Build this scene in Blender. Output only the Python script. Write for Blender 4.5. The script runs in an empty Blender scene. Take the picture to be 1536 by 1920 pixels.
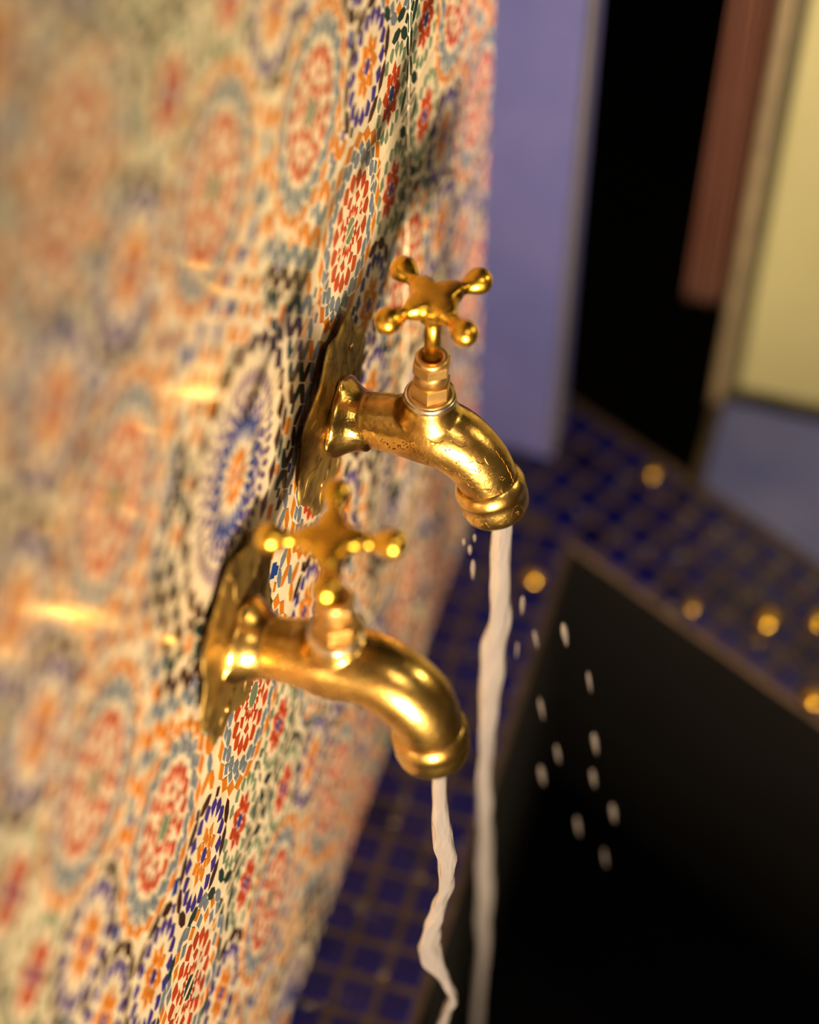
import bpy, bmesh, math, random
from mathutils import Vector, Matrix
from mathutils.bvhtree import BVHTree
random.seed(7)
PI = math.pi
S = bpy.context.scene
C = S.collection

# ------------------------------------------------------------------ camera
CAM_LOC = Vector((0.2718, -0.6108, 0.8868))
YAW, PITCH, ROLL = math.radians(15.8023), math.radians(40.1220), math.radians(0.9111)
CAM_ROT = Matrix.Rotation(YAW, 3, 'Z') @ Matrix.Rotation(PITCH, 3, 'X') @ Matrix.Rotation(ROLL, 3, 'Z')
cd = bpy.data.cameras.new('camera')
cam = bpy.data.objects.new('camera', cd)
C.objects.link(cam)
cam.location = CAM_LOC
cam.rotation_euler = CAM_ROT.to_euler('XYZ')
cd.sensor_fit = 'VERTICAL'
cd.sensor_height = 36.0
cd.sensor_width = 28.8
cd.lens = 74.51
cd.clip_start = 0.01
cd.dof.use_dof = True
cd.dof.focus_distance = 1.188
cd.dof.aperture_fstop = 2.1
S.camera = cam
FPX = 74.51 / 36.0 * 1920


def project(P):
    q = CAM_ROT.transposed() @ (Vector(P) - CAM_LOC)
    return 768 + FPX * q.x / -q.z, 960 - FPX * q.y / -q.z, -q.z


# ------------------------------------------------------------------ world and lights
w = bpy.data.worlds.new('night_room')
S.world = w
w.use_nodes = True
w.node_tree.nodes['Background'].inputs[0].default_value = (0.85, 0.62, 0.40, 1)
w.node_tree.nodes['Background'].inputs[1].default_value = 0.05


def lamp(name, loc, target, size, power, col, spread=180):
    ld = bpy.data.lights.new(name, 'AREA')
    ld.shape = 'DISK'
    ld.size = size
    ld.energy = power
    ld.color = col
    ld.spread = math.radians(spread)
    o = bpy.data.objects.new(name, ld)
    C.objects.link(o)
    o.location = loc
    o.rotation_euler = (Vector(target) - Vector(loc)).to_track_quat('-Z', 'Y').to_euler()
    return o


lamp('lantern_in_front', (1.65, -3.60, -0.44), (0.12, 0.28, -0.06), 0.42, 12.2, (1.0, 0.75, 0.47), 22)
lamp('lantern_right_of_basin', (1.15, 0.62, 0.60), (0.1, 0.2, -0.2), 0.09, 3.2, (1.0, 0.80, 0.45))
lamp('overhead_fill', (1.5, -0.9, 1.9), (0.0, 0.0, 0.1), 0.4, 11, (1.0, 0.78, 0.52))  # unseen fill light added overhead to brighten the tile wall

S.view_settings.view_transform = 'Standard'
S.view_settings.look = 'None'
S.view_settings.gamma = 1.0
S.view_settings.use_curve_mapping = False
S.view_settings.exposure = 0.0

# ------------------------------------------------------------------ materials
M = {}


def base_mat(name, col, rough=0.5, metal=0.0, **kw):
    m = bpy.data.materials.new(name)
    m.use_nodes = True
    b = m.node_tree.nodes['Principled BSDF']
    b.inputs['Base Color'].default_value = (*col, 1)
    b.inputs['Roughness'].default_value = rough
    b.inputs['Metallic'].default_value = metal
    for k, v in kw.items():
        b.inputs[k.replace('_', ' ')].default_value = v
    M[name] = m
    return m, m.node_tree, b


def noise(nt, scale, detail=3, coord='Object'):
    tc = nt.nodes.new('ShaderNodeTexCoord')
    n = nt.nodes.new('ShaderNodeTexNoise')
    n.inputs['Scale'].default_value = scale
    n.inputs['Detail'].default_value = detail
    nt.links.new(tc.outputs[coord], n.inputs['Vector'])
    return n, tc


def mix_col(nt, fac, a, b, lo=0.35, hi=0.65):
    r = nt.nodes.new('ShaderNodeValToRGB')
    r.color_ramp.elements[0].position = lo
    r.color_ramp.elements[0].color = (*a, 1)
    r.color_ramp.elements[1].position = hi
    r.color_ramp.elements[1].color = (*b, 1)
    nt.links.new(fac, r.inputs[0])
    return r


def bump(nt, b, height, strength, dist):
    n = nt.nodes.new('ShaderNodeBump')
    n.inputs['Strength'].default_value = strength
    n.inputs['Distance'].default_value = dist
    nt.links.new(height, n.inputs['Height'])
    nt.links.new(n.outputs[0], b.inputs['Normal'])
    return n


def glaze(name, col, rough=0.13, var=0.22):
    m, nt, b = base_mat(name, col, rough)
    n, _ = noise(nt, 55, 2)
    dk = tuple(c * (1 - var) for c in col)
    r = mix_col(nt, n.outputs['Fac'], dk, col)
    nt.links.new(r.outputs[0], b.inputs['Base Color'])
    n2, _ = noise(nt, 90, 1)
    bump(nt, b, n2.outputs['Fac'], 0.05, 0.001)
    return m


CHIP = {
    'cream': (0.80, 0.69, 0.50), 'red': (0.42, 0.055, 0.014), 'orange': (0.58, 0.19, 0.018),
    'indigo': (0.045, 0.028, 0.22), 'blue': (0.015, 0.05, 0.26), 'sage': (0.17, 0.23, 0.15),
    'dkgreen': (0.015, 0.04, 0.033), 'brown': (0.045, 0.018, 0.013), 'slate': (0.16, 0.20, 0.25),
    'purple': (0.13, 0.08, 0.20),
}
for k, c in CHIP.items():
    glaze('glaze_' + k, c)
CNAMES = list(CHIP)

m, nt, b = base_mat('grout_pink', (0.55, 0.34, 0.24), 0.9)
n, _ = noise(nt, 200, 3)
bump(nt, b, n.outputs['Fac'], 0.4, 0.001)


def brass(name, col, dark, rough, tarnish_lo, tarnish_hi, pits=0.0, sc=60):
    m, nt, b = base_mat(name, col, rough, 1.0)
    n, _ = noise(nt, sc, 5)
    r = mix_col(nt, n.outputs['Fac'], dark, col, tarnish_lo, tarnish_hi)
    nt.links.new(r.outputs[0], b.inputs['Base Color'])
    mr = nt.nodes.new('ShaderNodeMapRange')
    mr.inputs['To Min'].default_value = rough * 1.45
    mr.inputs['To Max'].default_value = rough * 0.75
    nt.links.new(n.outputs['Fac'], mr.inputs['Value'])
    nt.links.new(mr.outputs[0], b.inputs['Roughness'])
    n2, tc = noise(nt, 260, 4)
    if pits:
        v = nt.nodes.new('ShaderNodeTexVoronoi')
        v.inputs['Scale'].default_value = 420
        nt.links.new(tc.outputs['Object'], v.inputs['Vector'])
        n3, _ = noise(nt, 45, 2)
        a = nt.nodes.new('ShaderNodeMath'); a.operation = 'MULTIPLY'
        mm = nt.nodes.new('ShaderNodeMapRange')
        mm.inputs['From Min'].default_value = 0.5
        mm.inputs['From Max'].default_value = 0.62
        nt.links.new(n3.outputs['Fac'], mm.inputs['Value'])
        nt.links.new(v.outputs['Distance'], a.inputs[0])
        nt.links.new(mm.outputs[0], a.inputs[1])
        ad = nt.nodes.new('ShaderNodeMath'); ad.operation = 'MULTIPLY_ADD'
        ad.inputs[1].default_value = pits
        nt.links.new(a.outputs[0], ad.inputs[0])
        nt.links.new(n2.outputs['Fac'], ad.inputs[2])
        bump(nt, b, ad.outputs[0], 0.22, 0.001)
    else:
        bump(nt, b, n2.outputs['Fac'], 0.07, 0.001)
    return m


brass('brass_body', (0.84, 0.55, 0.15), (0.44, 0.25, 0.065), 0.25, 0.36, 0.60, pits=0.7)
brass('brass_polished', (0.90, 0.54, 0.065), (0.72, 0.40, 0.045), 0.25, 0.35, 0.6)
brass('brass_nut', (0.70, 0.46, 0.17), (0.48, 0.29, 0.10), 0.36, 0.35, 0.6)
brass('brass_plate', (0.42, 0.29, 0.085), (0.15, 0.095, 0.03), 0.50, 0.36, 0.60, pits=0.9, sc=90)
base_mat('brass_engraved', (0.20, 0.11, 0.03), 0.45, 1.0)
base_mat('steel_washer', (0.80, 0.68, 0.52), 0.28, 1.0)
base_mat('tap_throat', (0.04, 0.025, 0.012), 0.6, 0.4)

glaze('mosaic_blue', (0.006, 0.008, 0.215), 0.22, 0.35)
glaze('mosaic_blue_dark', (0.004, 0.004, 0.12), 0.22, 0.35)
m, nt, b = base_mat('mosaic_grout', (0.115, 0.078, 0.062), 0.55)
n, _ = noise(nt, 120, 4)
r = mix_col(nt, n.outputs['Fac'], (0.075, 0.05, 0.042), (0.15, 0.10, 0.075))
nt.links.new(r.outputs[0], b.inputs['Base Color'])
bump(nt, b, n.outputs['Fac'], 0.3, 0.001)


def plaster(name, c1, c2, rough, sc=9, bs=0.25):
    m, nt, b = base_mat(name, c1, rough)
    n, _ = noise(nt, sc, 5)
    r = mix_col(nt, n.outputs['Fac'], c1, c2, 0.3, 0.7)
    nt.links.new(r.outputs[0], b.inputs['Base Color'])
    n2, _ = noise(nt, 140, 4)
    bump(nt, b, n2.outputs['Fac'], bs, 0.002)
    return m


plaster('blue_paint', (0.020, 0.025, 0.125), (0.036, 0.037, 0.145), 0.7)
plaster('pale_blue_paint', (0.15, 0.19, 0.62), (0.25, 0.29, 0.70), 0.5)
plaster('edge_paint', (0.026, 0.025, 0.042), (0.040, 0.036, 0.050), 0.7)
plaster('cream_paint', (0.18, 0.172, 0.082), (0.22, 0.21, 0.108), 0.6, 4, 0.1)
plaster('tan_wood', (0.075, 0.055, 0.030), (0.115, 0.085, 0.046), 0.6, 30)
plaster('shade_wood', (0.030, 0.026, 0.010), (0.045, 0.038, 0.016), 0.5, 30)  # dark tone holds the shade around the cream panel
plaster('rust_cloth', (0.050, 0.009, 0.0025), (0.062, 0.020, 0.011), 0.9, 9)
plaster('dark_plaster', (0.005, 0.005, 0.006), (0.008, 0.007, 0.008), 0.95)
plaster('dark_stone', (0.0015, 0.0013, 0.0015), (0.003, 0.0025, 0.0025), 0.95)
plaster('wall_backing', (0.25, 0.19, 0.13), (0.32, 0.25, 0.18), 0.9)

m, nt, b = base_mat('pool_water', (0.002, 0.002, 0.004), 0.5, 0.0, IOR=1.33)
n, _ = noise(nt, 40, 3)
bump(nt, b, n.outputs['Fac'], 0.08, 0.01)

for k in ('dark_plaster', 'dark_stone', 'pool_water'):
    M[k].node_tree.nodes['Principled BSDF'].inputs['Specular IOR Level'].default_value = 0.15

m, nt, b = base_mat('stream_water', (0.37, 0.345, 0.355), 0.22, 0.0, IOR=1.33)
b.inputs['Transmission Weight'].default_value = 0.60
n, tc = noise(nt, 30, 4)
mp = nt.nodes.new('ShaderNodeMapping')
mp.inputs['Scale'].default_value = (9, 9, 1.6)
nt.links.new(tc.outputs['Object'], mp.inputs[0])
nt.links.new(mp.outputs[0], n.inputs['Vector'])
bump(nt, b, n.outputs['Fac'], 0.5, 0.004)

m, nt, b = base_mat('drop_water', (1, 0.97, 0.94), 0.03, 0.0, IOR=1.33)
b.inputs['Transmission Weight'].default_value = 1.0

m, nt, b = base_mat('spray_water', (0.30, 0.27, 0.26), 0.15, 0.0, IOR=1.33)
b.inputs['Transmission Weight'].default_value = 0.7
n, _ = noise(nt, 300, 2)
bump(nt, b, n.outputs['Fac'], 0.1, 0.001)


# ------------------------------------------------------------------ helpers
def link(name, me, parent=None, smooth=False):
    o = bpy.data.objects.new(name, me)
    C.objects.link(o)
    if parent is not None:
        o.parent = parent
    if smooth:
        for p in me.polygons:
            p.use_smooth = True
    return o


def mesh(name, verts, faces, mats, parent=None, smooth=False, idx=None):
    me = bpy.data.meshes.new(name)
    me.from_pydata(verts, [], faces)
    for mm in ([mats] if isinstance(mats, str) else mats):
        me.materials.append(M[mm])
    if idx:
        for p, i in zip(me.polygons, idx):
            p.material_index = i
    me.update()
    return link(name, me, parent, smooth)


def tag(o, label=None, cat=None, group=None, kind=None):
    if label: o['label'] = label
    if cat: o['category'] = cat
    if group: o['group'] = group
    if kind: o['kind'] = kind
    return o


def empty(name, loc=(0, 0, 0)):
    o = bpy.data.objects.new(name, None)
    o.empty_display_size = 0.02
    C.objects.link(o)
    o.location = loc
    return o


def prism(poly, a, b, ax='z'):
    """prism over a 2D polygon between a and b along an axis -> verts, faces"""
    n = len(poly)
    if ax == 'z':
        V = [(x, y, a) for x, y in poly] + [(x, y, b) for x, y in poly]
    elif ax == 'x':
        V = [(a, x, y) for x, y in poly] + [(b, x, y) for x, y in poly]
    else:
        V = [(x, a, y) for x, y in poly] + [(x, b, y) for x, y in poly]
    F = [tuple(range(n))[::-1], tuple(range(n, 2 * n))]
    F += [(i, (i + 1) % n, n + (i + 1) % n, n + i) for i in range(n)]
    return V, F


def box(x0, x1, y0, y1, z0, z1):
    return prism([(x0, y0), (x1, y0), (x1, y1), (x0, y1)], z0, z1)


def bevel_mesh(o, width, seg=2):
    bm = bmesh.new()
    bm.from_mesh(o.data)
    bmesh.ops.recalc_face_normals(bm, faces=bm.faces)
    bmesh.ops.bevel(bm, geom=list(bm.edges), offset=width, segments=seg, affect='EDGES', profile=0.5)
    bm.to_mesh(o.data)
    bm.free()


def rings_mesh(rings, closed_ends=True):
    V, F = [], []
    n = len(rings[0])
    for r in rings:
        V += [tuple(p) for p in r]
    for i in range(len(rings) - 1):
        for j in range(n):
            k = (j + 1) % n
            F.append((i * n + j, i * n + k, (i + 1) * n + k, (i + 1) * n + j))
    if closed_ends:
        F.append(tuple(range(n))[::-1])
        F.append(tuple((len(rings) - 1) * n + j for j in range(n)))
    return V, F


def lathe(profile, origin, axis, n=40, closed=True):
    """profile: list of (radius, distance along axis)"""
    a = Vector(axis).normalized()
    u = a.orthogonal().normalized()
    v = a.cross(u)
    o = Vector(origin)
    rings = []
    for r, h in profile:
        rings.append([o + a * h + (u * math.cos(t) + v * math.sin(t)) * max(r, 1e-5)
                      for t in [2 * PI * k / n for k in range(n)]])
    return rings_mesh(rings, closed)


def hexnut(r, z0, z1, x, rot=0.0, chamfer=0.0012):
    rings = []
    for rr, z in ((r - chamfer, z0), (r, z0 + chamfer * .6), (r, z1 - chamfer * .6), (r - chamfer, z1)):
        rings.append([(x + rr * math.cos(rot + k * PI / 3), rr * math.sin(rot + k * PI / 3), z) for k in range(6)])
    return rings_mesh(rings)


def joinvf(lst):
    V, F = [], []
    for v, f in lst:
        o = len(V)
        V += list(v)
        F += [tuple(i + o for i in q) for q in f]
    return V, F


def fused(name, lst, mat, parent, voxel, it=6):
    """closed shells cast into one smooth body"""
    V, F = joinvf(lst)
    me = bpy.data.meshes.new('tmp')
    me.from_pydata([tuple(p) for p in V], [], F)
    bm = bmesh.new(); bm.from_mesh(me)
    bmesh.ops.recalc_face_normals(bm, faces=bm.faces)
    bm.to_mesh(me); bm.free()
    t = bpy.data.objects.new('tmp', me)
    C.objects.link(t)
    r = t.modifiers.new('r', 'REMESH'); r.mode = 'VOXEL'; r.voxel_size = voxel
    s = t.modifiers.new('s', 'SMOOTH'); s.factor = 0.5; s.iterations = it
    dg = bpy.context.evaluated_depsgraph_get()
    new = bpy.data.meshes.new_from_object(t.evaluated_get(dg))
    bpy.data.objects.remove(t)
    bpy.data.meshes.remove(me)
    new.name = name
    new.materials.clear()
    new.materials.append(M[mat])
    return link(name, new, parent, True)


def catmull(P, n):
    """resample a polyline of tuples through Catmull-Rom, n samples a span"""
    out = []
    P = [Vector(p) for p in P]
    for i in range(len(P) - 1):
        p0 = P[max(i - 1, 0)]; p1 = P[i]; p2 = P[i + 1]; p3 = P[min(i + 2, len(P) - 1)]
        for k in range(n):
            t = k / n
            out.append(0.5 * ((2 * p1) + (p2 - p0) * t + (2 * p0 - 5 * p1 + 4 * p2 - p3) * t * t
                              + (3 * p1 - p0 - 3 * p2 + p3) * t ** 3))
    out.append(P[-1])
    return out


# ------------------------------------------------------------------ left wall with zellige panels
YC, ZC, SP = 0.0315, 0.0908, 0.3022        # medallion centre and panel side
Y_END, Z_BOT = 0.545, -0.529
ROS = []                                   # (u, w, type)


def add_ros(u, w, t):
    for a, b2 in {(u, w), (w, u)}:
        for su in (-1, 1):
            for sw in (-1, 1):
                for (x, y) in ((a * su, b2 * sw), (2 * SP - a * su, b2 * sw), (a * su, 2 * SP - b2 * sw),
                               (2 * SP - a * su, 2 * SP - b2 * sw)):
                    if -0.1 < x < SP + 0.1 and -0.1 < y < SP + 0.1:
                        if not any(abs(x - r[0]) < 1e-6 and abs(y - r[1]) < 1e-6 for r in ROS):
                            ROS.append((x, y, t))


add_ros(0, 0, 'M')
add_ros(SP, SP, 'N')
add_ros(0.129, 0.129, 'R')
add_ros(0.188, 0.0, 'R')
add_ros(SP, 0.128, 'B')
add_ros(0.2215, 0.088, 'o')
add_ros(0.2215, 0.1655, 'o')
add_ros(SP - 0.0355, 0.0355, 'c')
RAD = {'M': .078, 'N': .090, 'R': .0575, 'B': .0535, 'o': .0395, 'c': .0365}

POLY = []       # (points, colour)
GRID = {}


def overlap(A, B):
    for P in (A, B):
        for i in range(len(P)):
            x0, y0 = P[i]; x1, y1 = P[(i + 1) % len(P)]
            nx, ny = y1 - y0, x0 - x1
            a = [nx * x + ny * y for x, y in A]
            b2 = [nx * x + ny * y for x, y in B]
            if max(a) <= min(b2) or max(b2) <= min(a):
                return False
    return True


def add_poly(P, col):
    cx = sum(p[0] for p in P) / len(P); cy = sum(p[1] for p in P) / len(P)
    k = 0.98
    P = [(cx + (x - cx) * k, cy + (y - cy) * k) for x, y in P]
    if cx < -0.03 or cy < -0.03 or cx > SP + 0.03 or cy > SP + 0.03:
        return False
    g = (int(cx // 0.012), int(cy // 0.012))
    for i in (-1, 0, 1):
        for j in (-1, 0, 1):
            for Q in GRID.get((g[0] + i, g[1] + j), ()):
                if overlap(P, Q):
                    return False
    GRID.setdefault(g, []).append(P)
    POLY.append((P, col))
    return True


def loc(c, ang, pts):
    ca, sa = math.cos(ang), math.sin(ang)
    return [(c[0] + r * ca - t * sa, c[1] + r * sa + t * ca) for r, t in pts]


def ring(c, n, off, col, r0, r1, kind='kite', rm=None, f=1.0):
    rm_ = rm or (r0 + r1) / 2
    wd = rm_ * math.tan(PI / n) * f
    for k in range(n):
        a = 2 * PI * (k + off) / n
        if kind == 'kite':
            pts = [(r0, 0), (rm_, -wd), (r1, 0), (rm_, wd)]
        elif kind == 'hex':
            d = (r1 - r0) * .28
            pts = [(r0, 0), (r0 + d, -wd), (r1 - d, -wd), (r1, 0), (r1 - d, wd), (r0 + d, wd)]
        elif kind == 'tang':       # hexagon lying along the ring
            h = (r1 - r0) / 2
            pts = [(rm_, -wd), (rm_ + h, -wd * .45), (rm_ + h, wd * .45), (rm_, wd), (rm_ - h, wd * .45), (rm_ - h, -wd * .45)]
        elif kind == 'petal':      # pointed inwards, blunt outwards
            pts = [(r0, 0), (rm_, -wd), (r1 - (r1 - rm_) * .45, -wd * .72), (r1, 0), (r1 - (r1 - rm_) * .45, wd * .72), (rm_, wd)]
        add_poly(loc(c, a, pts), col if isinstance(col, str) else col[k % len(col)])


def gon(c, n, r, col, off=0.5):
    add_poly([(c[0] + r * math.cos(2 * PI * (k + off) / n), c[1] + r * math.sin(2 * PI * (k + off) / n)) for k in range(n)], col)


for (x, y, t) in sorted(ROS, key=lambda r: 'MNRBoc'.index(r[2])):
    c = (x, y)
    if t in 'MN':
        s = 1.0 if t == 'M' else 1.16
        A, Bc = ('orange', 'blue') if t == 'M' else ('red', 'dkgreen')
        gon(c, 12, .004 * s, 'red')
        ring(c, 12, 0, A, .0042 * s, .0158 * s, 'petal', .0118 * s, .94)
        ring(c, 24, 0, Bc, .0185 * s, .0340 * s, 'petal', .0290 * s, .90)
        ring(c, 24, .5, 'indigo', .0315 * s, .0400 * s, 'kite', .0362 * s, .80)
        ring(c, 24, 0, 'indigo', .0385 * s, .0455 * s, 'kite', .0420 * s, .62)
        ring(c, 48, .25, 'purple', .0460 * s, .0570 * s, 'hex', None, .55)
        ring(c, 24, 0, 'brown', .0630 * s, .0760 * s, 'kite', .0705 * s, 1.0)
        ring(c, 30, 0, ('brown', 'dkgreen'), .0750 * s, .0815 * s, 'tang')
    elif t in 'RB':
        ctr, o2 = ('sage', 'slate') if t == 'R' else ('dkgreen', ('orange', 'slate'))
        gon(c, 8, .0080, ctr)
        ring(c, 16, 0, 'red', .0086, .0158, 'kite', .0128)
        ring(c, 8, 0, 'red', .0158, .0232, 'kite', .0205, .62)
        ring(c, 8, .5, 'red', .0158, .0232, 'kite', .0190, .60)
        ring(c, 16, .5, 'red', .0232, .0355, 'petal', .0300, .97)
        ring(c, 20, 0, o2, .0370, .0465, 'hex' if t == 'R' else 'kite', None, .84)
        if t == 'R':
            ring(c, 20, .5, 'slate', .0435, .0515, 'kite', .0480, .72)
            ring(c, 20, 0, 'orange', .0490, .0590, 'kite', .0540, 1.0)
        else:
            ring(c, 20, .5, ('slate', 'orange'), .0450, .0530, 'kite', .0495, .75)
            ring(c, 20, 0, ('dkgreen', 'slate'), .0510, .0580, 'tang')
    elif t == 'o':
        gon(c, 8, .0048, 'indigo')
        ring(c, 8, 0, 'orange', .0048, .0128, 'kite', .0088)
        ring(c, 8, .5, 'orange', .0097, .0190, 'kite', .0135, .84)
        ring(c, 16, 0, 'indigo', .0218, .0332, 'petal', .0285, .93)
        ring(c, 12, .5, 'brown', .0336, .0412, 'tang')
    elif t == 'c':
        gon(c, 8, .0046, 'blue')
        ring(c, 8, 0, 'red', .0046, .0128, 'kite', .0088)
        ring(c, 8, .5, 'red', .0097, .0190, 'kite', .0135, .84)
        ring(c, 16, 0, 'sage', .0205, .0302, 'petal', .0260, .93)
        ring(c, 12, .5, 'dkgreen', .0306, .0376, 'tang')

# what lies between the rosettes: chains of hexagons round white squares with a lozenge in the middle
G = 0.0168
BET = {'M': ('brown', 'dkgreen', 'orange'), 'N': ('brown', 'dkgreen', 'orange'), 'R': ('orange', 'slate', 'blue'),
       'B': ('dkgreen', 'slate', 'orange'), 'o': ('brown', 'brown', 'indigo'), 'c': ('dkgreen', 'dkgreen', 'sage')}
for i in range(-3, 22):
    for j in range(-3, 22):
        for kx, ky, ang in ((0.5, 0, 0), (0, 0.5, PI / 2), (0.5, 0.5, PI / 4)):
            p = ((i + kx) * G, (j + ky) * G)
            best = min(ROS, key=lambda r: math.hypot(p[0] - r[0], p[1] - r[1]) / RAD[r[2]])
            d = math.hypot(p[0] - best[0], p[1] - best[1])
            if d < RAD[best[2]] * 0.96:
                continue
            cols = BET[best[2]]
            if kx and ky:
                P = loc(p, ang, [(-.0046, -.0046), (.0046, -.0046), (.0046, .0046), (-.0046, .0046)])
                add_poly(P, cols[2])
            else:
                h, q = G * .49, .0037
                P = loc(p, ang, [(-h, 0), (-h * .5, -q), (h * .5, -q), (h, 0), (h * .5, q), (-h * .5, q)])
                add_poly(P, cols[(i + j) % 2])
for i in range(-3, 60):                     # small stars filling what is still blank
    for j in range(-3, 60):
        p = ((i + .5 * (j % 2)) * .0094, j * .0094)
        best = min(ROS, key=lambda r: math.hypot(p[0] - r[0], p[1] - r[1]) / RAD[r[2]])
        if math.hypot(p[0] - best[0], p[1] - best[1]) > RAD[best[2]] * 0.9:
            add_poly(loc(p, PI / 4, [(-.0027, -.0027), (.0027, -.0027), (.0027, .0027), (-.0027, .0027)]),
                     random.choice(BET[best[2]]))


def clip(P, lo0, hi0, lo1, hi1):
    for ax, lim, sg in ((0, lo0, 1), (0, hi0, -1), (1, lo1, 1), (1, hi1, -1)):
        out = []
        for i in range(len(P)):
            a, b2 = P[i], P[(i + 1) % len(P)]
            da, db = (a[ax] - lim) * sg, (b2[ax] - lim) * sg
            if da >= 0: out.append(a)
            if da * db < 0:
                t = da / (da - db)
                out.append((a[0] + (b2[0] - a[0]) * t, a[1] + (b2[1] - a[1]) * t))
        P = out
        if len(P) < 3: return None
    ar = 0.5 * abs(sum(P[i][0] * P[(i + 1) % len(P)][1] - P[(i + 1) % len(P)][0] * P[i][1] for i in range(len(P))))
    return P if ar > 2e-6 else None


V, F = box(-0.12, -0.0042, -0.95, Y_END, Z_BOT, 0.95)
wall = mesh('wall_left', V, F, 'wall_backing')
tag(wall, 'glossy patterned tile wall that carries both brass taps', 'wall', kind='structure')

GAP = 0.0010
chips = []                                  # every chip: score, panel, poly, colour
panels = []
for a0 in (-5, -3, -1, 1):
    for b2 in range(-3, 3):
        z0 = ZC + b2 * SP
        ylo, yhi = max(YC + a0 * SP, -0.95) + GAP, min(YC + (a0 + 2) * SP, Y_END) - GAP
        zlo, zhi = max(z0, Z_BOT) + GAP, min(z0 + SP, 0.95) - GAP
        if yhi - ylo < .01 or zhi - zlo < .01:
            continue
        dx = random.uniform(-.00025, .00025)
        V, F = prism([(ylo, zlo), (yhi, zlo), (yhi, zhi), (ylo, zhi)], -0.0042, dx, 'x')
        po = mesh('ceramic_panel', V, F, 'glaze_cream', wall)
        bevel_mesh(po, 0.0006, 1)
        panels.append(po)
        for a in (a0, a0 + 1):
            y0 = YC + a * SP
            fa, fb = a % 2, b2 % 2
            for P, col in POLY:
                Q = [((y0 + (SP - u if fa else u)), (z0 + (SP - v if fb else v))) for u, v in P]
                if fa != fb: Q = Q[::-1]
                Q = clip(Q, max(ylo + .0007, y0), min(yhi - .0007, y0 + SP), zlo + .0007, zhi - .0007)
                if not Q: continue
                cy = sum(q[0] for q in Q) / len(Q); cz = sum(q[1] for q in Q) / len(Q)
                sx, sy, dep = project((0, cy, cz))
                score = 0
                if 5 < sx < 935 and 5 < sy < 1915 and abs(1 / 1.188 - 1 / dep) < 0.075:
                    pq = [project((0, *q)) for q in Q]
                    score = 0.5 * abs(sum(pq[i][0] * pq[(i + 1) % len(pq)][1] - pq[(i + 1) % len(pq)][0] * pq[i][1]
                                          for i in range(len(pq))))
                chips.append((score, len(panels) - 1, Q, col, dx))
chips.sort(key=lambda c: -c[0])
CH = 0.00028
for sc, pi, Q, col, dx in chips[:300]:
    V, F = prism(Q, dx, dx + CH, 'x')
    mesh('mosaic_chip', V, F, 'glaze_' + col, panels[pi])
rest = {}
for sc, pi, Q, col, dx in chips[300:]:
    V, F, I = rest.setdefault(pi, ([], [], []))
    v, f = prism(Q, dx, dx + CH, 'x')
    o = len(V)
    V += v
    for q in f[1:]:
        F.append(tuple(i + o for i in q)); I.append(CNAMES.index(col))
allV, allF, allI = [], [], []
for V, F, I in rest.values():
    o = len(allV)
    allV += V; allF += [tuple(i + o for i in f) for f in F]; allI += I
st = mesh('mosaic_chips', allV, allF, ['glaze_' + c for c in CNAMES], wall, idx=allI)
tag(st, kind='stuff')
V, F = box(-0.0043, -0.0012, -0.95, Y_END, Z_BOT, 0.95)
jo = mesh('joint_filler', V, F, 'grout_pink', wall)

# ------------------------------------------------------------------ basin: ledge, rim, lining, water
T = 0.0304
basin = empty('basin', (0.3, 0.2, -0.62))
tag(basin, 'dark sunken basin edged with small cobalt blue mosaic tiles', 'basin')


def place(o):            # keep world coordinates under the basin's empty
    o.parent = basin
    o.matrix_parent_inverse = Matrix.Translation(-basin.location)


LX = 3 * T - 0.0015
NI = Vector((0.454, 0.891)); NI.normalize()
DI = Vector((NI.y, -NI.x))
K0 = 0.084 * NI.x + 0.548 * NI.y


def ylim(x): return (K0 - NI.x * x) / NI.y


V, F = prism([(0.0, -0.95), (LX, -0.95), (LX, ylim(LX)), (0.0, ylim(0.0))], -0.536, Z_BOT - 0.0012)
ledge = mesh('ledge', V, F, 'mosaic_grout'); place(ledge)
V, F = box(-T / 2 + .0028, T / 2 - .0028, -T / 2 + .0028, T / 2 - .0028, -.003, .0012)
tile_o = mesh('mosaic_tile', V, F, 'mosaic_blue')
bevel_mesh(tile_o, 0.0010, 2)
tile_me = tile_o.data
tile_dk = tile_me.copy(); tile_dk.materials.clear(); tile_dk.materials.append(M['mosaic_blue_dark'])
first = True


def tile(parent, x, y, ang):
    global first
    t = tile_o if first else bpy.data.objects.new('mosaic_tile', tile_me)
    if not first: C.objects.link(t)
    first = False
    if random.random() < 0.22: t.data = tile_dk
    t.location = (x, y, Z_BOT - 0.001)
    t.rotation_euler = (random.uniform(-.03, .03), random.uniform(-.03, .03), ang + random.uniform(-.03, .03))
    t.parent = parent
    t.scale = (random.uniform(.94, 1.03), random.uniform(.94, 1.03), 1)


for j in range(-17, 13):
    for i in range(3):
        x, y = 0.0058 + 0.0045 + i * T, 0.2642 + j * T
        if y + T * .52 < ylim(x):
            tile(ledge, x, y, 0)
ROWS = 4.35
p0 = Vector((0.084, 0.548))
A0, A1 = -0.19, 0.62
pts = [p0 + DI * A0, p0 + DI * A1, p0 + DI * A1 + NI * ROWS * T, p0 + DI * A0 + NI * ROWS * T]
V, F = prism([tuple(p) for p in pts], -0.536, Z_BOT - 0.0012)
rim = mesh('rim', V, F, 'mosaic_grout'); place(rim)
for i in range(-6, 20):
    for j in range(4):
        p = p0 + DI * (i + .5) * T + NI * ((j + .62) * T)
        tile(rim, p.x, p.y, math.atan2(DI.y, DI.x))
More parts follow.
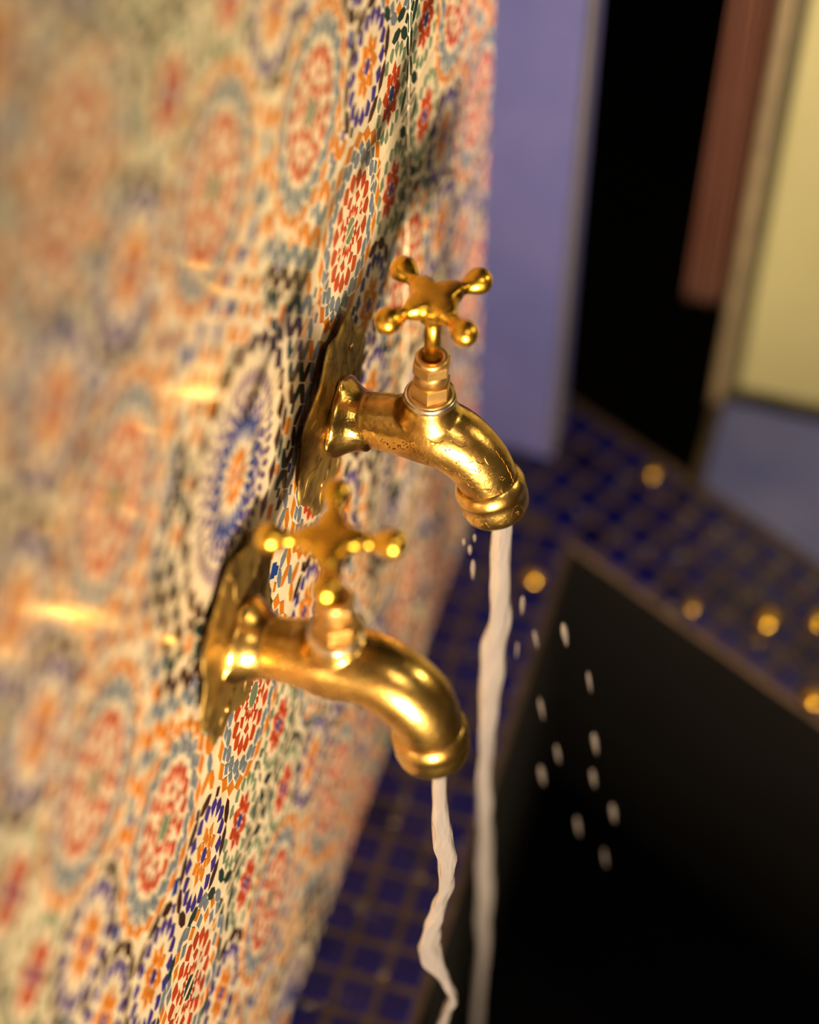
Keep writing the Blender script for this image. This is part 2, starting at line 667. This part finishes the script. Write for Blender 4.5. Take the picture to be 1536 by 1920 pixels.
# lining of the pool (open top box with thick sides)
lp = []
lp.append(prism([(0.0, -0.95), (LX - .001, -0.95), (LX - .001, ylim(LX)), (0.0, ylim(0.0))], -0.95, -0.536))
lp.append(prism([tuple(p + NI * .001) for p in pts], -0.95, -0.536))
lp.append(box(LX, 1.2, -0.95, 0.9, -0.95, -0.93))
V, F = joinvf(lp)
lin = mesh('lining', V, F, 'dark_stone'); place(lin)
e1 = p0 + DI * A1
V, F = prism([(LX - .001, -0.95), (1.2, -0.95), (1.2, e1.y), (e1.x, e1.y + .01), (p0.x + .002, p0.y + .002)], -0.885, -0.88)
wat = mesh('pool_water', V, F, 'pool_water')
tag(wat, 'dark water lying in the basin beneath the taps', 'water')

# ------------------------------------------------------------------ background
V, F = prism([(-0.30, 0.632), (0.0515, 0.632), (0.0515, 0.675), (-0.30, 0.675)], Z_BOT, 0.9)
pil = empty('pillar', (-0.1, 0.69, Z_BOT))
tag(pil, 'lavender blue painted pillar standing just past the tiled wall', 'pillar')
o = mesh('shaft', [(x + .1, y - .69, z - Z_BOT) for x, y, z in V], F, 'blue_paint', pil)
bevel_mesh(o, 0.004, 2)
V, F = box(0.0465, 0.0535, 0.629, 0.640, Z_BOT + .01, 0.9)
o = mesh('corner_bead', [(x + .1, y - .69, z - Z_BOT) for x, y, z in V], F, 'edge_paint', pil)
bevel_mesh(o, 0.003, 2)

fp = empty('framed_screen', (0.30, 0.705, -0.95))
tag(fp, 'tan framed screen with cream upper panel and pale blue lower panel', 'screen')


def fpart(name, x0, x1, y0, y1, z0, z1, mat, bev=0.003):
    V, F = box(x0, x1, y0, y1, z0, z1)
    o = mesh(name, [(x - .30, y - .705, z + .95) for x, y, z in V], F, mat, fp)
    bevel_mesh(o, bev, 2)
    return o


fpart('stile', 0.1715, 0.1840, 0.742, 0.770, -0.955, 0.28, 'tan_wood', .004)
fpart('stile_shade', 0.1840, 0.1935, 0.756, 0.770, -0.955, 0.28, 'shade_wood', .0015)  # dark colour stands in for the shadow edge beside the stile
fpart('cream_panel', 0.1935, 0.75, 0.758, 0.768, -0.518, 0.28, 'cream_paint', .004)
fpart('shadow_gap', 0.1935, 0.75, 0.761, 0.770, -0.955, -0.518, 'shade_wood', .001)  # dark strip painted as the shadow gap below the cream panel

stp = empty('blue_step', (0.42, 0.60, -0.96))
tag(stp, 'pale blue painted step between mosaic rim and cream panel', 'step')
V, F = prism([(.1845, .647), (.665, .402), (.75, .402), (.75, .755), (.1845, .755)], -0.96, Z_BOT - .004)
o = mesh('slab', [(x - .42, y - .60, z + .96) for x, y, z in V], F, 'pale_blue_paint', stp)
bevel_mesh(o, .003, 2)
V, F = prism([(.1745, .655), (.1838, .651), (.1838, .741), (.1745, .741)], -0.96, Z_BOT - .001)
o = mesh('edging', [(x - .42, y - .60, z + .96) for x, y, z in V], F, 'tan_wood', stp)
bevel_mesh(o, .002, 2)

# rust coloured cloth hanging behind the frame
rg = []
xs = [0.134 + k * 0.036 / 28 for k in range(29)]
for z in [0.55 - k * 0.92 / 30 for k in range(31)]:
    fr = [(x, 0.762 + .006 * math.sin(k * 1.15 + z * 2) + .003 * math.sin(k * .45 + z * 5), z + .002 * math.sin(k * .9))
          for k, x in enumerate(xs)]
    rg.append(fr + [(x, y + .003, z) for x, y, z in fr[::-1]])
V, F = rings_mesh(rg)
cl = mesh('hanging_cloth', [(x, y, z - .052) for x, y, z in V], F, 'rust_cloth', smooth=True)
tag(cl, 'rust red cloth strip hanging beside the tan frame', 'cloth')

V, F = box(-1.5, 3.0, 1.70, 1.78, -1.0, 3.0)
tag(mesh('wall_back', V, F, 'dark_plaster'), 'unlit dark wall far behind the basin', 'wall', kind='structure')
V, F = box(-1.5, 3.0, -5.0, 1.78, -1.05, -0.96)
tag(mesh('floor', V, F, 'dark_plaster'), 'dark floor around the basin', 'floor', kind='structure')


# ------------------------------------------------------------------ taps
X0 = 0.010                # flange plane, in front of the wall plate


def sweep(path, radii, n=36, sy=1.0):
    rings = []
    for i, p in enumerate(path):
        t = (path[min(i + 1, len(path) - 1)] - path[max(i - 1, 0)]).normalized()
        up = Vector((-t.z, 0, t.x))
        rings.append([p + (up * math.sin(a) + Vector((0, sy, 0)) * math.cos(a)) * radii[i]
                      for a in [2 * PI * k / n for k in range(n)]])
    return rings


def make_tap(loc, psi, ro, ctrl, rad, hh, ang, label, tilt, engraved):
    root = empty('brass_tap', loc)
    root.rotation_euler = (ro, 0, psi)
    tag(root, label, 'tap', 'brass taps on the tiled wall')
    path = catmull([(x, 0, z) for x, z in ctrl], 8)
    rr = [v.x for v in catmull([(r, 0, 0) for r in rad], 8)]
    rings = sweep(path, rr)
    LC = 0.063
    shells = [rings_mesh(rings)]
    boss = []
    for r, z in ((.0190, -.004), (.0194, .004), (.0186, .012), (.0170, .020), (.0154, .027), (.0148, .0315)):
        ex = 1.0 + .45 * max(0.0, 1 - (z + .004) / .031) ** .8
        boss.append([(LC - .001 + ex * r * math.cos(t), r * .96 * math.sin(t), z)
                     for t in [2 * PI * k / 40 for k in range(40)]])
    shells.append(rings_mesh(boss))
    shells.append(lathe([(.0235, -.0015), (.0250, .0), (.0250, .0022), (.0226, .0050), (.0196, .0090), (.0176, .0145), (.0165, .021)],
                        (X0, 0, 0), (1, 0, 0)))
    for k in range(4):                        # small points round the flange
        a = 2 * PI * (k + 1) / 4
        shells.append(lathe([(.0002, .0), (.0052, .0006), (.0056, .0024), (.003, .004), (.0002, .0046)],
                            (X0 - .0012, .0225 * math.cos(a), .0225 * math.sin(a)), (1, 0, 0), 16))
    body = fused('body', shells, 'brass_body', root, 0.00085, 30)
    tree = BVHTree.FromPolygons([v.co for v in body.data.vertices], [tuple(p.vertices) for p in body.data.polygons])
    # outlet cup at the end of the spout
    e = path[-1]; d = Vector((math.sin(tilt), 0, -math.cos(tilt)))
    o0 = e - d * .0165
    CP = [(.0120, .0005), (.0168, .0), (.0188, .0020), (.0202, .0056), (.0206, .0082), (.0203, .0096), (.0198, .0102),
          (.0202, .0140), (.0200, .0195), (.0190, .0240), (.0172, .0268), (.0128, .0280), (.0112, .0270), (.0105, .0200), (.0002, .0190)]
    V, F = lathe(CP, o0, d, 48, True)
    cup = mesh('outlet_cup', V, F, 'brass_body', root, True)
    V, F = lathe([(.0100, .0), (.0108, .0010), (.0104, .0022), (.0002, .0021)], o0 + d * .0238, d, 32)
    mesh('outlet_throat', V, F, 'tap_throat', cup, True)
    # bonnet
    V, F = lathe([(.0125, .0305), (.0146, .0308), (.0148, .0320), (.0148, .0338), (.0143, .0346), (.0105, .0347)], (LC, 0, 0), (0, 0, 1), 48)
    wsh = mesh('washer', V, F, 'steel_washer', root, True)
    V, F = lathe([(.0105, .0344), (.0132, .0346), (.0132, .0352), (.0105, .0354)], (LC, 0, 0), (0, 0, 1), 48)
    mesh('washer_face', V, F, 'brass_nut', wsh, True)
    nut = hexnut(.0114, .0350, .0450, LC, -PI / 2 + .12, .0005)
    o = mesh('bonnet_nut', *nut, 'brass_nut', root); bevel_mesh(o, .0002, 1)
    V, F = lathe([(.0080, .045), (.0092, .0456), (.0092, .0535), (.0086, .0545), (.0086, .0555)], (LC, 0, 0), (0, 0, 1), 36)
    mesh('bonnet_neck', V, F, 'brass_nut', root, True)
    nut = hexnut(.0110, .0530, .0605, LC, -PI / 2 + .12, .0007)
    o = mesh('packing_nut', *nut, 'brass_nut', root); bevel_mesh(o, .0002, 1)
    V, F = lathe([(.0094, .0590), (.0094, .0622), (.0088, .0632), (.0064, .0634), (.0058, .0624), (.0054, .0614)], (LC, 0, 0), (0, 0, 1), 36)
    mesh('nut_lip', V, F, 'brass_nut', root, True)
    V, F = lathe([(.0044, .058), (.0044, hh - .006)], (LC, 0, 0), (0, 0, 1), 28)
    mesh('stem', V, F, 'brass_polished', root, True)
    # cross handle
    sh = []
    prof = [(.0002, -.001), (.0050, .0), (.0050, .006), (.0047, .0115), (.0041, .0160), (.0038, .0188), (.0046, .0216), (.0063, .0246),
            (.0074, .0278), (.0075, .0300), (.0066, .0328), (.0046, .0350), (.0022, .0362), (.0002, .0366)]
    for k in range(4):
        a = ang - k * PI / 2
        sh.append(lathe(prof, (LC, 0, hh), (math.cos(a), math.sin(a), 0), 28))
    el = []
    for i in range(1, 16):
        t = PI * i / 16 - PI / 2
        rx = .0132 * math.cos(t) ** .8
        el.append([(LC + rx * math.cos(q), rx * math.sin(q), hh + .0058 * math.sin(t)) for q in [2 * PI * k / 40 for k in range(40)]])
    sh.append(rings_mesh(el))
    # web: square with hollowed sides between the arms
    sq = []
    for k in range(32):
        q = 2 * PI * k / 32
        r = .0150 + .0042 * math.cos(4 * q)
        sq.append((r * math.cos(q + ang), r * math.sin(q + ang)))
    wb = []
    for s, z in ((.86, -.0050), (1.0, -.0022), (1.0, .0026), (.88, .0052), (.5, .0058)):
        wb.append([(LC + s * x, s * y, hh + z) for x, y in sq])
    sh.append(rings_mesh(wb))
    sh.append(lathe([(.0068, -.0130), (.0080, -.0122), (.0086, -.0085), (.0084, -.005), (.0075, -.001)], (LC, 0, hh), (0, 0, 1), 32))
    fused('handle', sh, 'brass_polished', root, 0.0007, 14)
    # engraving: punched dots and cut arcs
    tab = [rings[i] for i in range(len(rings))]
    L = []

    def surf(u, th, off=0.0):
        th -= 0.45
        i = min(max(u, 0), .999) * (len(path) - 1)
        k = int(i); f = i - k
        p = path[k].lerp(path[k + 1], f)
        t = (path[k + 1] - path[k]).normalized()
        r = rr[k] * (1 - f) + rr[k + 1] * f + off
        q_ = p + (Vector((-t.z, 0, t.x)) * math.sin(th) + Vector((0, 1, 0)) * math.cos(th)) * r
        hit, nrm = tree.find_nearest(q_)[:2]
        return hit + nrm * .00004

    def dot(p, r=.00042):
        L.append(lathe([(r * .2, -r), (r * .8, -r * .5), (r, 0), (r * .8, r * .5), (r * .2, r)], p, (0, 0, 1), 7))

    def curve(pts, r=.00024):
        rg = []
        for i, p in enumerate(pts):
            t = (pts[min(i + 1, len(pts) - 1)] - pts[max(i - 1, 0)]).normalized()
            a = t.orthogonal().normalized(); b2 = t.cross(a)
            rg.append([p + (a * math.cos(q) + b2 * math.sin(q)) * r for q in [2 * PI * k / 5 for k in range(5)]])
        L.append(rings_mesh(rg))

    rnd = random.Random(3)
    if engraved:
        for k in range(26):                       # band of punched dots below the bonnet
            u = .30 + .012 * k
            for q in range(5):
                th = PI + .25 + .10 * math.sin(k * .55) + q * .055 + rnd.uniform(-.02, .02)
                if rnd.random() < .7 and k < 18: dot(surf(u + rnd.uniform(-.008, .008), th + rnd.uniform(-.05, .05)), .00038)
        for cu, ct in ((.55, PI - .05), (.62, PI + .12), (.69, PI - .05), (.74, PI - .30), (.80, PI + .05), (.79, PI - .55), (.85, PI - .30), (.86, PI - .75)):
            for q in range(9):
                dot(surf(cu + rnd.uniform(-.014, .014), ct + rnd.uniform(-.10, .10)), .0004)
        for cu, ct, w_ in ((.50, PI - .25, .03), (.57, PI - .45, .03), (.62, PI - .22, .035), (.66, PI - .42, .03), (.70, PI - .62, .03), (.68, PI + .25, .04),
                           (.74, PI + .30, .035), (.60, PI + .40, .04), (.78, PI - .12, .03), (.55, PI - .62, .025), (.83, PI + .28, .03)):
            curve([surf(cu + w_ * math.cos(a), ct + w_ * 6 * math.sin(a), .00002) for a in [PI * (.05 + .9 * i / 9) for i in range(10)]])
        for k in range(7):
            u = .66 + .035 * k
            curve([surf(u, PI - .95, .00003), surf(u + .02, PI - .93, .00003), surf(u + .03, PI - .90, .00003)])
        tc = o0
        s1 = Vector((math.cos(tilt), 0, math.sin(tilt))); s2 = Vector((0, 1, 0))

        def cups(h, a, off=0.0):
            for (ra, ha), (rb_, hb) in zip(CP[6:10], CP[7:11]):
                if ha <= h <= hb:
                    r_ = ra + (rb_ - ra) * (h - ha) / (hb - ha)
                    break
            return tc + d * h + (s1 * math.cos(a) + s2 * math.sin(a)) * (r_ - .0001 + off)
        for a0 in (-2.35, -1.75, -1.15, -.55):
            curve([cups(.0245 - .0115 * math.sin(q), a0 + .27 * math.cos(q)) for q in [PI * i / 10 for i in range(11)]])
            for q in range(7):
                dot(cups(.0185 + rnd.uniform(-.0016, .0016), a0 + .02 + rnd.uniform(-.07, .07)), .0004)
    else:
        for cu, ct, w_ in ((.62, PI - .2, .03), (.70, PI - .5, .03), (.78, PI - .1, .03), (.84, PI - .4, .03), (.55, PI + .2, .03)):
            curve([surf(cu + w_ * math.cos(a), ct + w_ * 6 * math.sin(a), .00002) for a in [PI * (.05 + .9 * i / 9) for i in range(10)]])
        for k in range(40):
            dot(surf(.35 + .012 * k, PI + .35 + .1 * math.sin(k)), .0003)
    V, F = joinvf(L)
    eng = mesh('engraving', [tuple(v) for v in V], F, 'brass_engraved', root)
    tag(eng, 'dark punched dots and cut arcs', kind='stuff')
    return root, e, d, o0


C1 = [(.0085, 0), (.020, .001), (.030, .003), (.046, .0045), (.0615, .0055), (.0750, .003), (.0865, -.0050), (.0948, -.0160), (.0995, -.0275), (.1025, -.0385)]
R1 = [.0160, .0160, .0162, .0178, .0198, .0196, .0186, .0178, .0170, .0164]
C2 = [(.0085, 0), (.020, .001), (.030, .002), (.046, .005), (.0625, .0085), (.0800, .0095), (.0965, .0030), (.1080, -.0095), (.1130, -.0245), (.1148, -.0410)]
R2 = [.0160, .0160, .0168, .0185, .0200, .0195, .0195, .0192, .0182, .0170]
t1, e1_, d1, o1 = make_tap((0, 0.165, 0), 0.002, -0.0215, C1, R1, 0.1040, 2.4344,
                           'engraved brass tap with cross handle, farther from camera, beside the blue pillar', 0.30, True)
t2, e2_, d2, o2 = make_tap((0, 0.0007, 0), -0.0709, 0.035, C2, R2, 0.1085, 1.8689,
                           'brass tap with cross handle in the foreground, nearer the camera', 0.10, False)
for t in (t1, t2):
    bpy.context.view_layer.update()


# ------------------------------------------------------------------ hammered plates behind the taps
def make_plate(y, z, seed, rot, label):
    root = empty('wall_plate', (0.0, y, z))
    tag(root, label, 'plate', 'brass plates behind the taps')
    rnd = random.Random(seed)
    n = 96
    jag = [rnd.uniform(-1, 1) for _ in range(n)]
    rings = []

    def outline(k):
        a = 2 * PI * k / n
        lobe = abs(math.cos(4 * (a - rot)))
        r = .0535 + .0068 * lobe ** 2 + .0013 * jag[k % n]
        return a, r
    fr = (0.0, .25, .45, .62, .78, .9, 1.0)
    front = []
    for f in fr:
        rg = []
        for k in range(n):
            a, r = outline(k)
            rr_ = .012 + (r - .012) * f
            x = .0092 - .0030 * f ** 2 + .0012 * math.sin(3 * a + seed) * f * f + .0003 * math.sin(8 * (a - rot)) * f + .0002 * jag[k] * f
            rg.append((x, rr_ * math.cos(a), rr_ * math.sin(a)))
        front.append(rg)
    back = [[(p[0] - .0011, p[1] * .995, p[2] * .995) for p in rg] for rg in front[::-1]]
    V, F = rings_mesh(front + back, False)
    m_ = len(front + back)
    for j in range(n):
        k = (j + 1) % n
        F.append(((m_ - 1) * n + j, (m_ - 1) * n + k, k, j))
    mesh('sheet', V, F, 'brass_plate', root, True)
    # raised leaf ribs hammered into the sheet
    L = []
    for q in range(8):
        a0 = rot + q * PI / 4
        rg = []
        for i in range(9):
            f = .38 + .55 * i / 8
            a = a0 + .05 * math.sin(i)
            r = .012 + .048 * f
            x = .0092 - .0030 * f ** 2 + .0012 * math.sin(3 * a + seed) * f * f
            c = Vector((x, r * math.cos(a), r * math.sin(a)))
            td = Vector((0, -math.sin(a), math.cos(a)))
            wd = .0034 * math.sin(PI * (i + .6) / 9.2) + .0002
            rg.append([c + td * wd * math.cos(t) + Vector((1, 0, 0)) * (.0007 * math.sin(t) - .0002) for t in [2 * PI * k / 8 for k in range(8)]])
        V, F = rings_mesh(rg)
        mesh('leaf_rib', [tuple(v) for v in V], F, 'brass_plate', root, True)
    for sy, sz in ((.70, .71), (-.70, -.71)):
        V, F = lathe([(.0024, .0), (.0024, .0008), (.0016, .0016), (.0002, .0018)], (.0078, .040 * sy, .040 * sz), (1, 0, 0), 16)
        mesh('nail', V, F, 'brass_nut', root, True)
    return root


make_plate(0.165, 0.0, 2, .15, 'ragged hammered brass plate behind the farther engraved tap')
make_plate(0.004, -0.002, 5, .05, 'ragged hammered brass plate behind the foreground tap')


# ------------------------------------------------------------------ water
def stream(pts, label, seed):
    """pts: (x, y, z, radius_x, radius_y)"""
    rnd = random.Random(seed)
    P = catmull([Vector(p[:3]) for p in pts], 14)
    Rx = [v.x for v in catmull([Vector((p[3], 0, 0)) for p in pts], 14)]
    Ry = [v.x for v in catmull([Vector((p[4], 0, 0)) for p in pts], 14)]
    n = 26
    ph = [rnd.uniform(0, 6.28) for _ in range(8)]
    rings = []
    for i, p in enumerate(P):
        s = i * .11
        g = min(1, i / 30)
        tw = .35 * math.sin(s * .8 + ph[0]) + s * .10
        rg = []
        for k in range(n):
            a = 2 * PI * k / n
            m1 = 1 + g * (.10 * math.sin(2 * a + s * 1.7 + ph[1]) + .07 * math.sin(3 * a - s * 2.6 + ph[2]) + .05 * math.sin(5 * a + s * 3.9 + ph[3])
                          + .06 * math.sin(s * 4.3 + ph[4] + a))
            x, y = Rx[i] * math.cos(a) * m1, Ry[i] * math.sin(a) * m1
            rg.append((p.x + x * math.cos(tw) - y * math.sin(tw) * .6, p.y + x * math.sin(tw) * .6 + y * math.cos(tw), p.z))
        rings.append(rg)
    V, F = rings_mesh(rings)
    o = mesh('water_stream', V, F, 'stream_water', smooth=True)
    tag(o, label, 'water', 'water running from the taps')
    return o


z_hit = -0.88
stream([(.1085, .165, -.0535, .0062, .0062), (.1090, .165, -.10, .0064, .006), (.1105, .166, -.15, .0066, .006), (.1078, .166, -.20, .0075, .006),
        (.1080, .166, -.25, .0080, .006), (.1082, .165, -.31, .0070, .006), (.1090, .165, -.36, .0076, .007), (.1120, .166, -.42, .0078, .007),
        (.1140, .166, -.50, .0070, .007), (.1160, .166, -.58, .008, .007), (.1150, .166, -.72, .008, .007), (.116, .166, z_hit, .009, .008)],
       'pale water stream falling from the engraved tap by the pillar', 4)
stream([(.1195, -.0065, -.062, .0040, .0040), (.1205, -.0065, -.095, .0042, .004), (.1225, -.007, -.125, .0052, .0045), (.1255, -.006, -.155, .0066, .005),
        (.1260, -.005, -.185, .0062, .005), (.1215, -.006, -.215, .0052, .005), (.1180, -.007, -.245, .0072, .005), (.1200, -.008, -.272, .0075, .005),
        (.1285, -.007, -.295, .0062, .005), (.1335, -.006, -.318, .0066, .005), (.1290, -.005, -.345, .0068, .005), (.1260, -.005, -.40, .006, .006),
        (.1300, -.005, -.48, .007, .006), (.128, -.005, -.57, .007, .006), (.131, -.005, -.72, .007, .006), (.130, -.005, z_hit, .008, .007)],
       'twisting water stream falling from the foreground tap', 9)


def drop_mesh(L, r, n=14):
    prof = []
    for i in range(13):
        t = i / 12
        rad = r * (math.sin(PI * t ** .72) ** .9 if 0 < t < 1 else 0)
        prof.append((max(rad, 1e-5), -L * t))
    return lathe(prof, (0, 0, L / 2), (0, 0, 1), n)


# falling drops thrown off the farther stream
V, F = drop_mesh(.0200, .0014)
drop0 = mesh('water_drop', V, F, 'spray_water', smooth=True)
fall = [(1060, 1190, 1.2, 1.35), (1105, 1280, 1.15, .75), (1015, 1330, 1.25, .8), (1018, 1455, 1.2, 1.3), (1045, 1415, 1.1, .9), (1115, 1395, 1.25, 1.25),
        (1085, 1550, 1.25, 1.05), (1150, 1525, 1.2, 1.35), (1135, 1610, 1.2, .8), (1112, 1460, 1.1, 1.1), (1005, 1200, 1.0, .8), (968, 1225, .9, .6),
        (978, 1140, 1.0, 1.0), (892, 1075, 1.0, .95), (884, 1040, .5, .8), (873, 1030, .35, .7), (895, 1020, .4, .6)]
DROPS = [((.150, .180, -.172), 0), ((.169, .180, -.215), 1), ((.140, .180, -.257), 2), ((.145, .180, -.334), 3), ((.154, .180, -.304), 4),
         ((.178, .180, -.281), 5), ((.174, .180, -.386), 6), ((.197, .180, -.358), 7), ((.196, .180, -.418), 8), ((.180, .180, -.322), 9),
         ((.132, .180, -.184), 10), ((.1205, .180, -.200), 11), ((.1225, .175, -.146), 12), ((.0925, .165, -.110), 13),
         ((.0900, .165, -.092), 14), ((.0862, .165, -.086), 15), ((.0925, .165, -.080), 16)]
for i, (p, k) in enumerate(DROPS):
    o = drop0 if i == 0 else drop0.copy()
    if i: C.objects.link(o)
    sl, sr = fall[k][2], fall[k][3]
    o.location = p
    o.scale = (sr, sr, sl)
    o.rotation_euler = (0, (-.17 if p[0] > .125 else -.02), 0)
    if p[0] > .1:
        tag(o, 'slender clear water drop falling right of the farther stream, over the dark basin', 'water drop', 'drops thrown right of the farther stream')
    else:
        tag(o, 'small clear water drop falling just left of the farther stream', 'water drop', 'drops left of the farther stream')

# drops hanging from the farther tap's outlet, beads on the tiles
V, F = drop_mesh(.0078, .0032)
hd = mesh('hanging_drop', V, F, 'drop_water', smooth=True)
tag(hd, 'clear drop hanging from the lip of the engraved tap', 'water drop')
q = o1 + d1 * .0270 + Vector((-math.cos(.30), 0, -math.sin(.30))) * .0160 + Vector((0, -.004, 0))
hd.location = (q.x, q.y + .165, q.z - .0015)
beads = []
rb = random.Random(12)


def bead(p, r):
    prof = [(r * math.cos(t), r * .7 * math.sin(t)) for t in [0, .35, .7, 1.05, 1.4, 1.57]]
    beads.append(lathe([(max(a, 1e-5), b2) for a, b2 in prof], p, (0, 0, 1), 12))


for k in range(150):
    p = p0 + DI * rb.uniform(-.02, .42) + NI * rb.uniform(.004, .125)
    bead((p.x, p.y, Z_BOT + .0001), rb.uniform(.0012, .0034))
for k in range(70):
    bead((rb.uniform(.004, .085), rb.uniform(-.1, .52), Z_BOT + .0001), rb.uniform(.001, .0028))
V, F = joinvf(beads)
bd = mesh('splash_beads', [tuple(v) for v in V], F, 'drop_water', smooth=True)
tag(bd, 'countless splashed water beads on the blue mosaic', 'water', kind='stuff')

# shiny beads added on the rim and ledge only to make bright glints
V, F = lathe([(.0072, 0), (.0080, .0012), (.0078, .0036), (.0062, .0060), (.0036, .0075), (.0002, .0080)], (0, 0, 0), (0, 0, 1), 24)
gb0 = mesh('glint_bead', V, F, 'brass_polished', smooth=True)
for i, (x, y, sc, lb) in enumerate((
        (.268, .510, 1.15, 'bright added glint bead on mosaic rim below the cream panel'),
        (.318, .442, 1.1, 'added glint bead on mosaic rim edge, lowest of the glint beads at right'),
        (.309, .522, 1.0, 'added glint bead on mosaic rim at the right border of the picture'),
        (.141, .642, .8, 'dull added glint bead on mosaic rim beside the dark doorway'),
        (.069, .497, 1.0, 'added glint bead on ledge corner behind the farther water stream'),
        (.2050, .5050, .6, 'small added glint bead near the inner edge of the mosaic rim'))):
    o = gb0 if i == 0 else gb0.copy()
    if i: C.objects.link(o)
    o.location = (x, y, Z_BOT + .0002)
    o.scale = (sc, sc, sc)
    tag(o, lb, 'bead', 'beads added for glints on the mosaic')
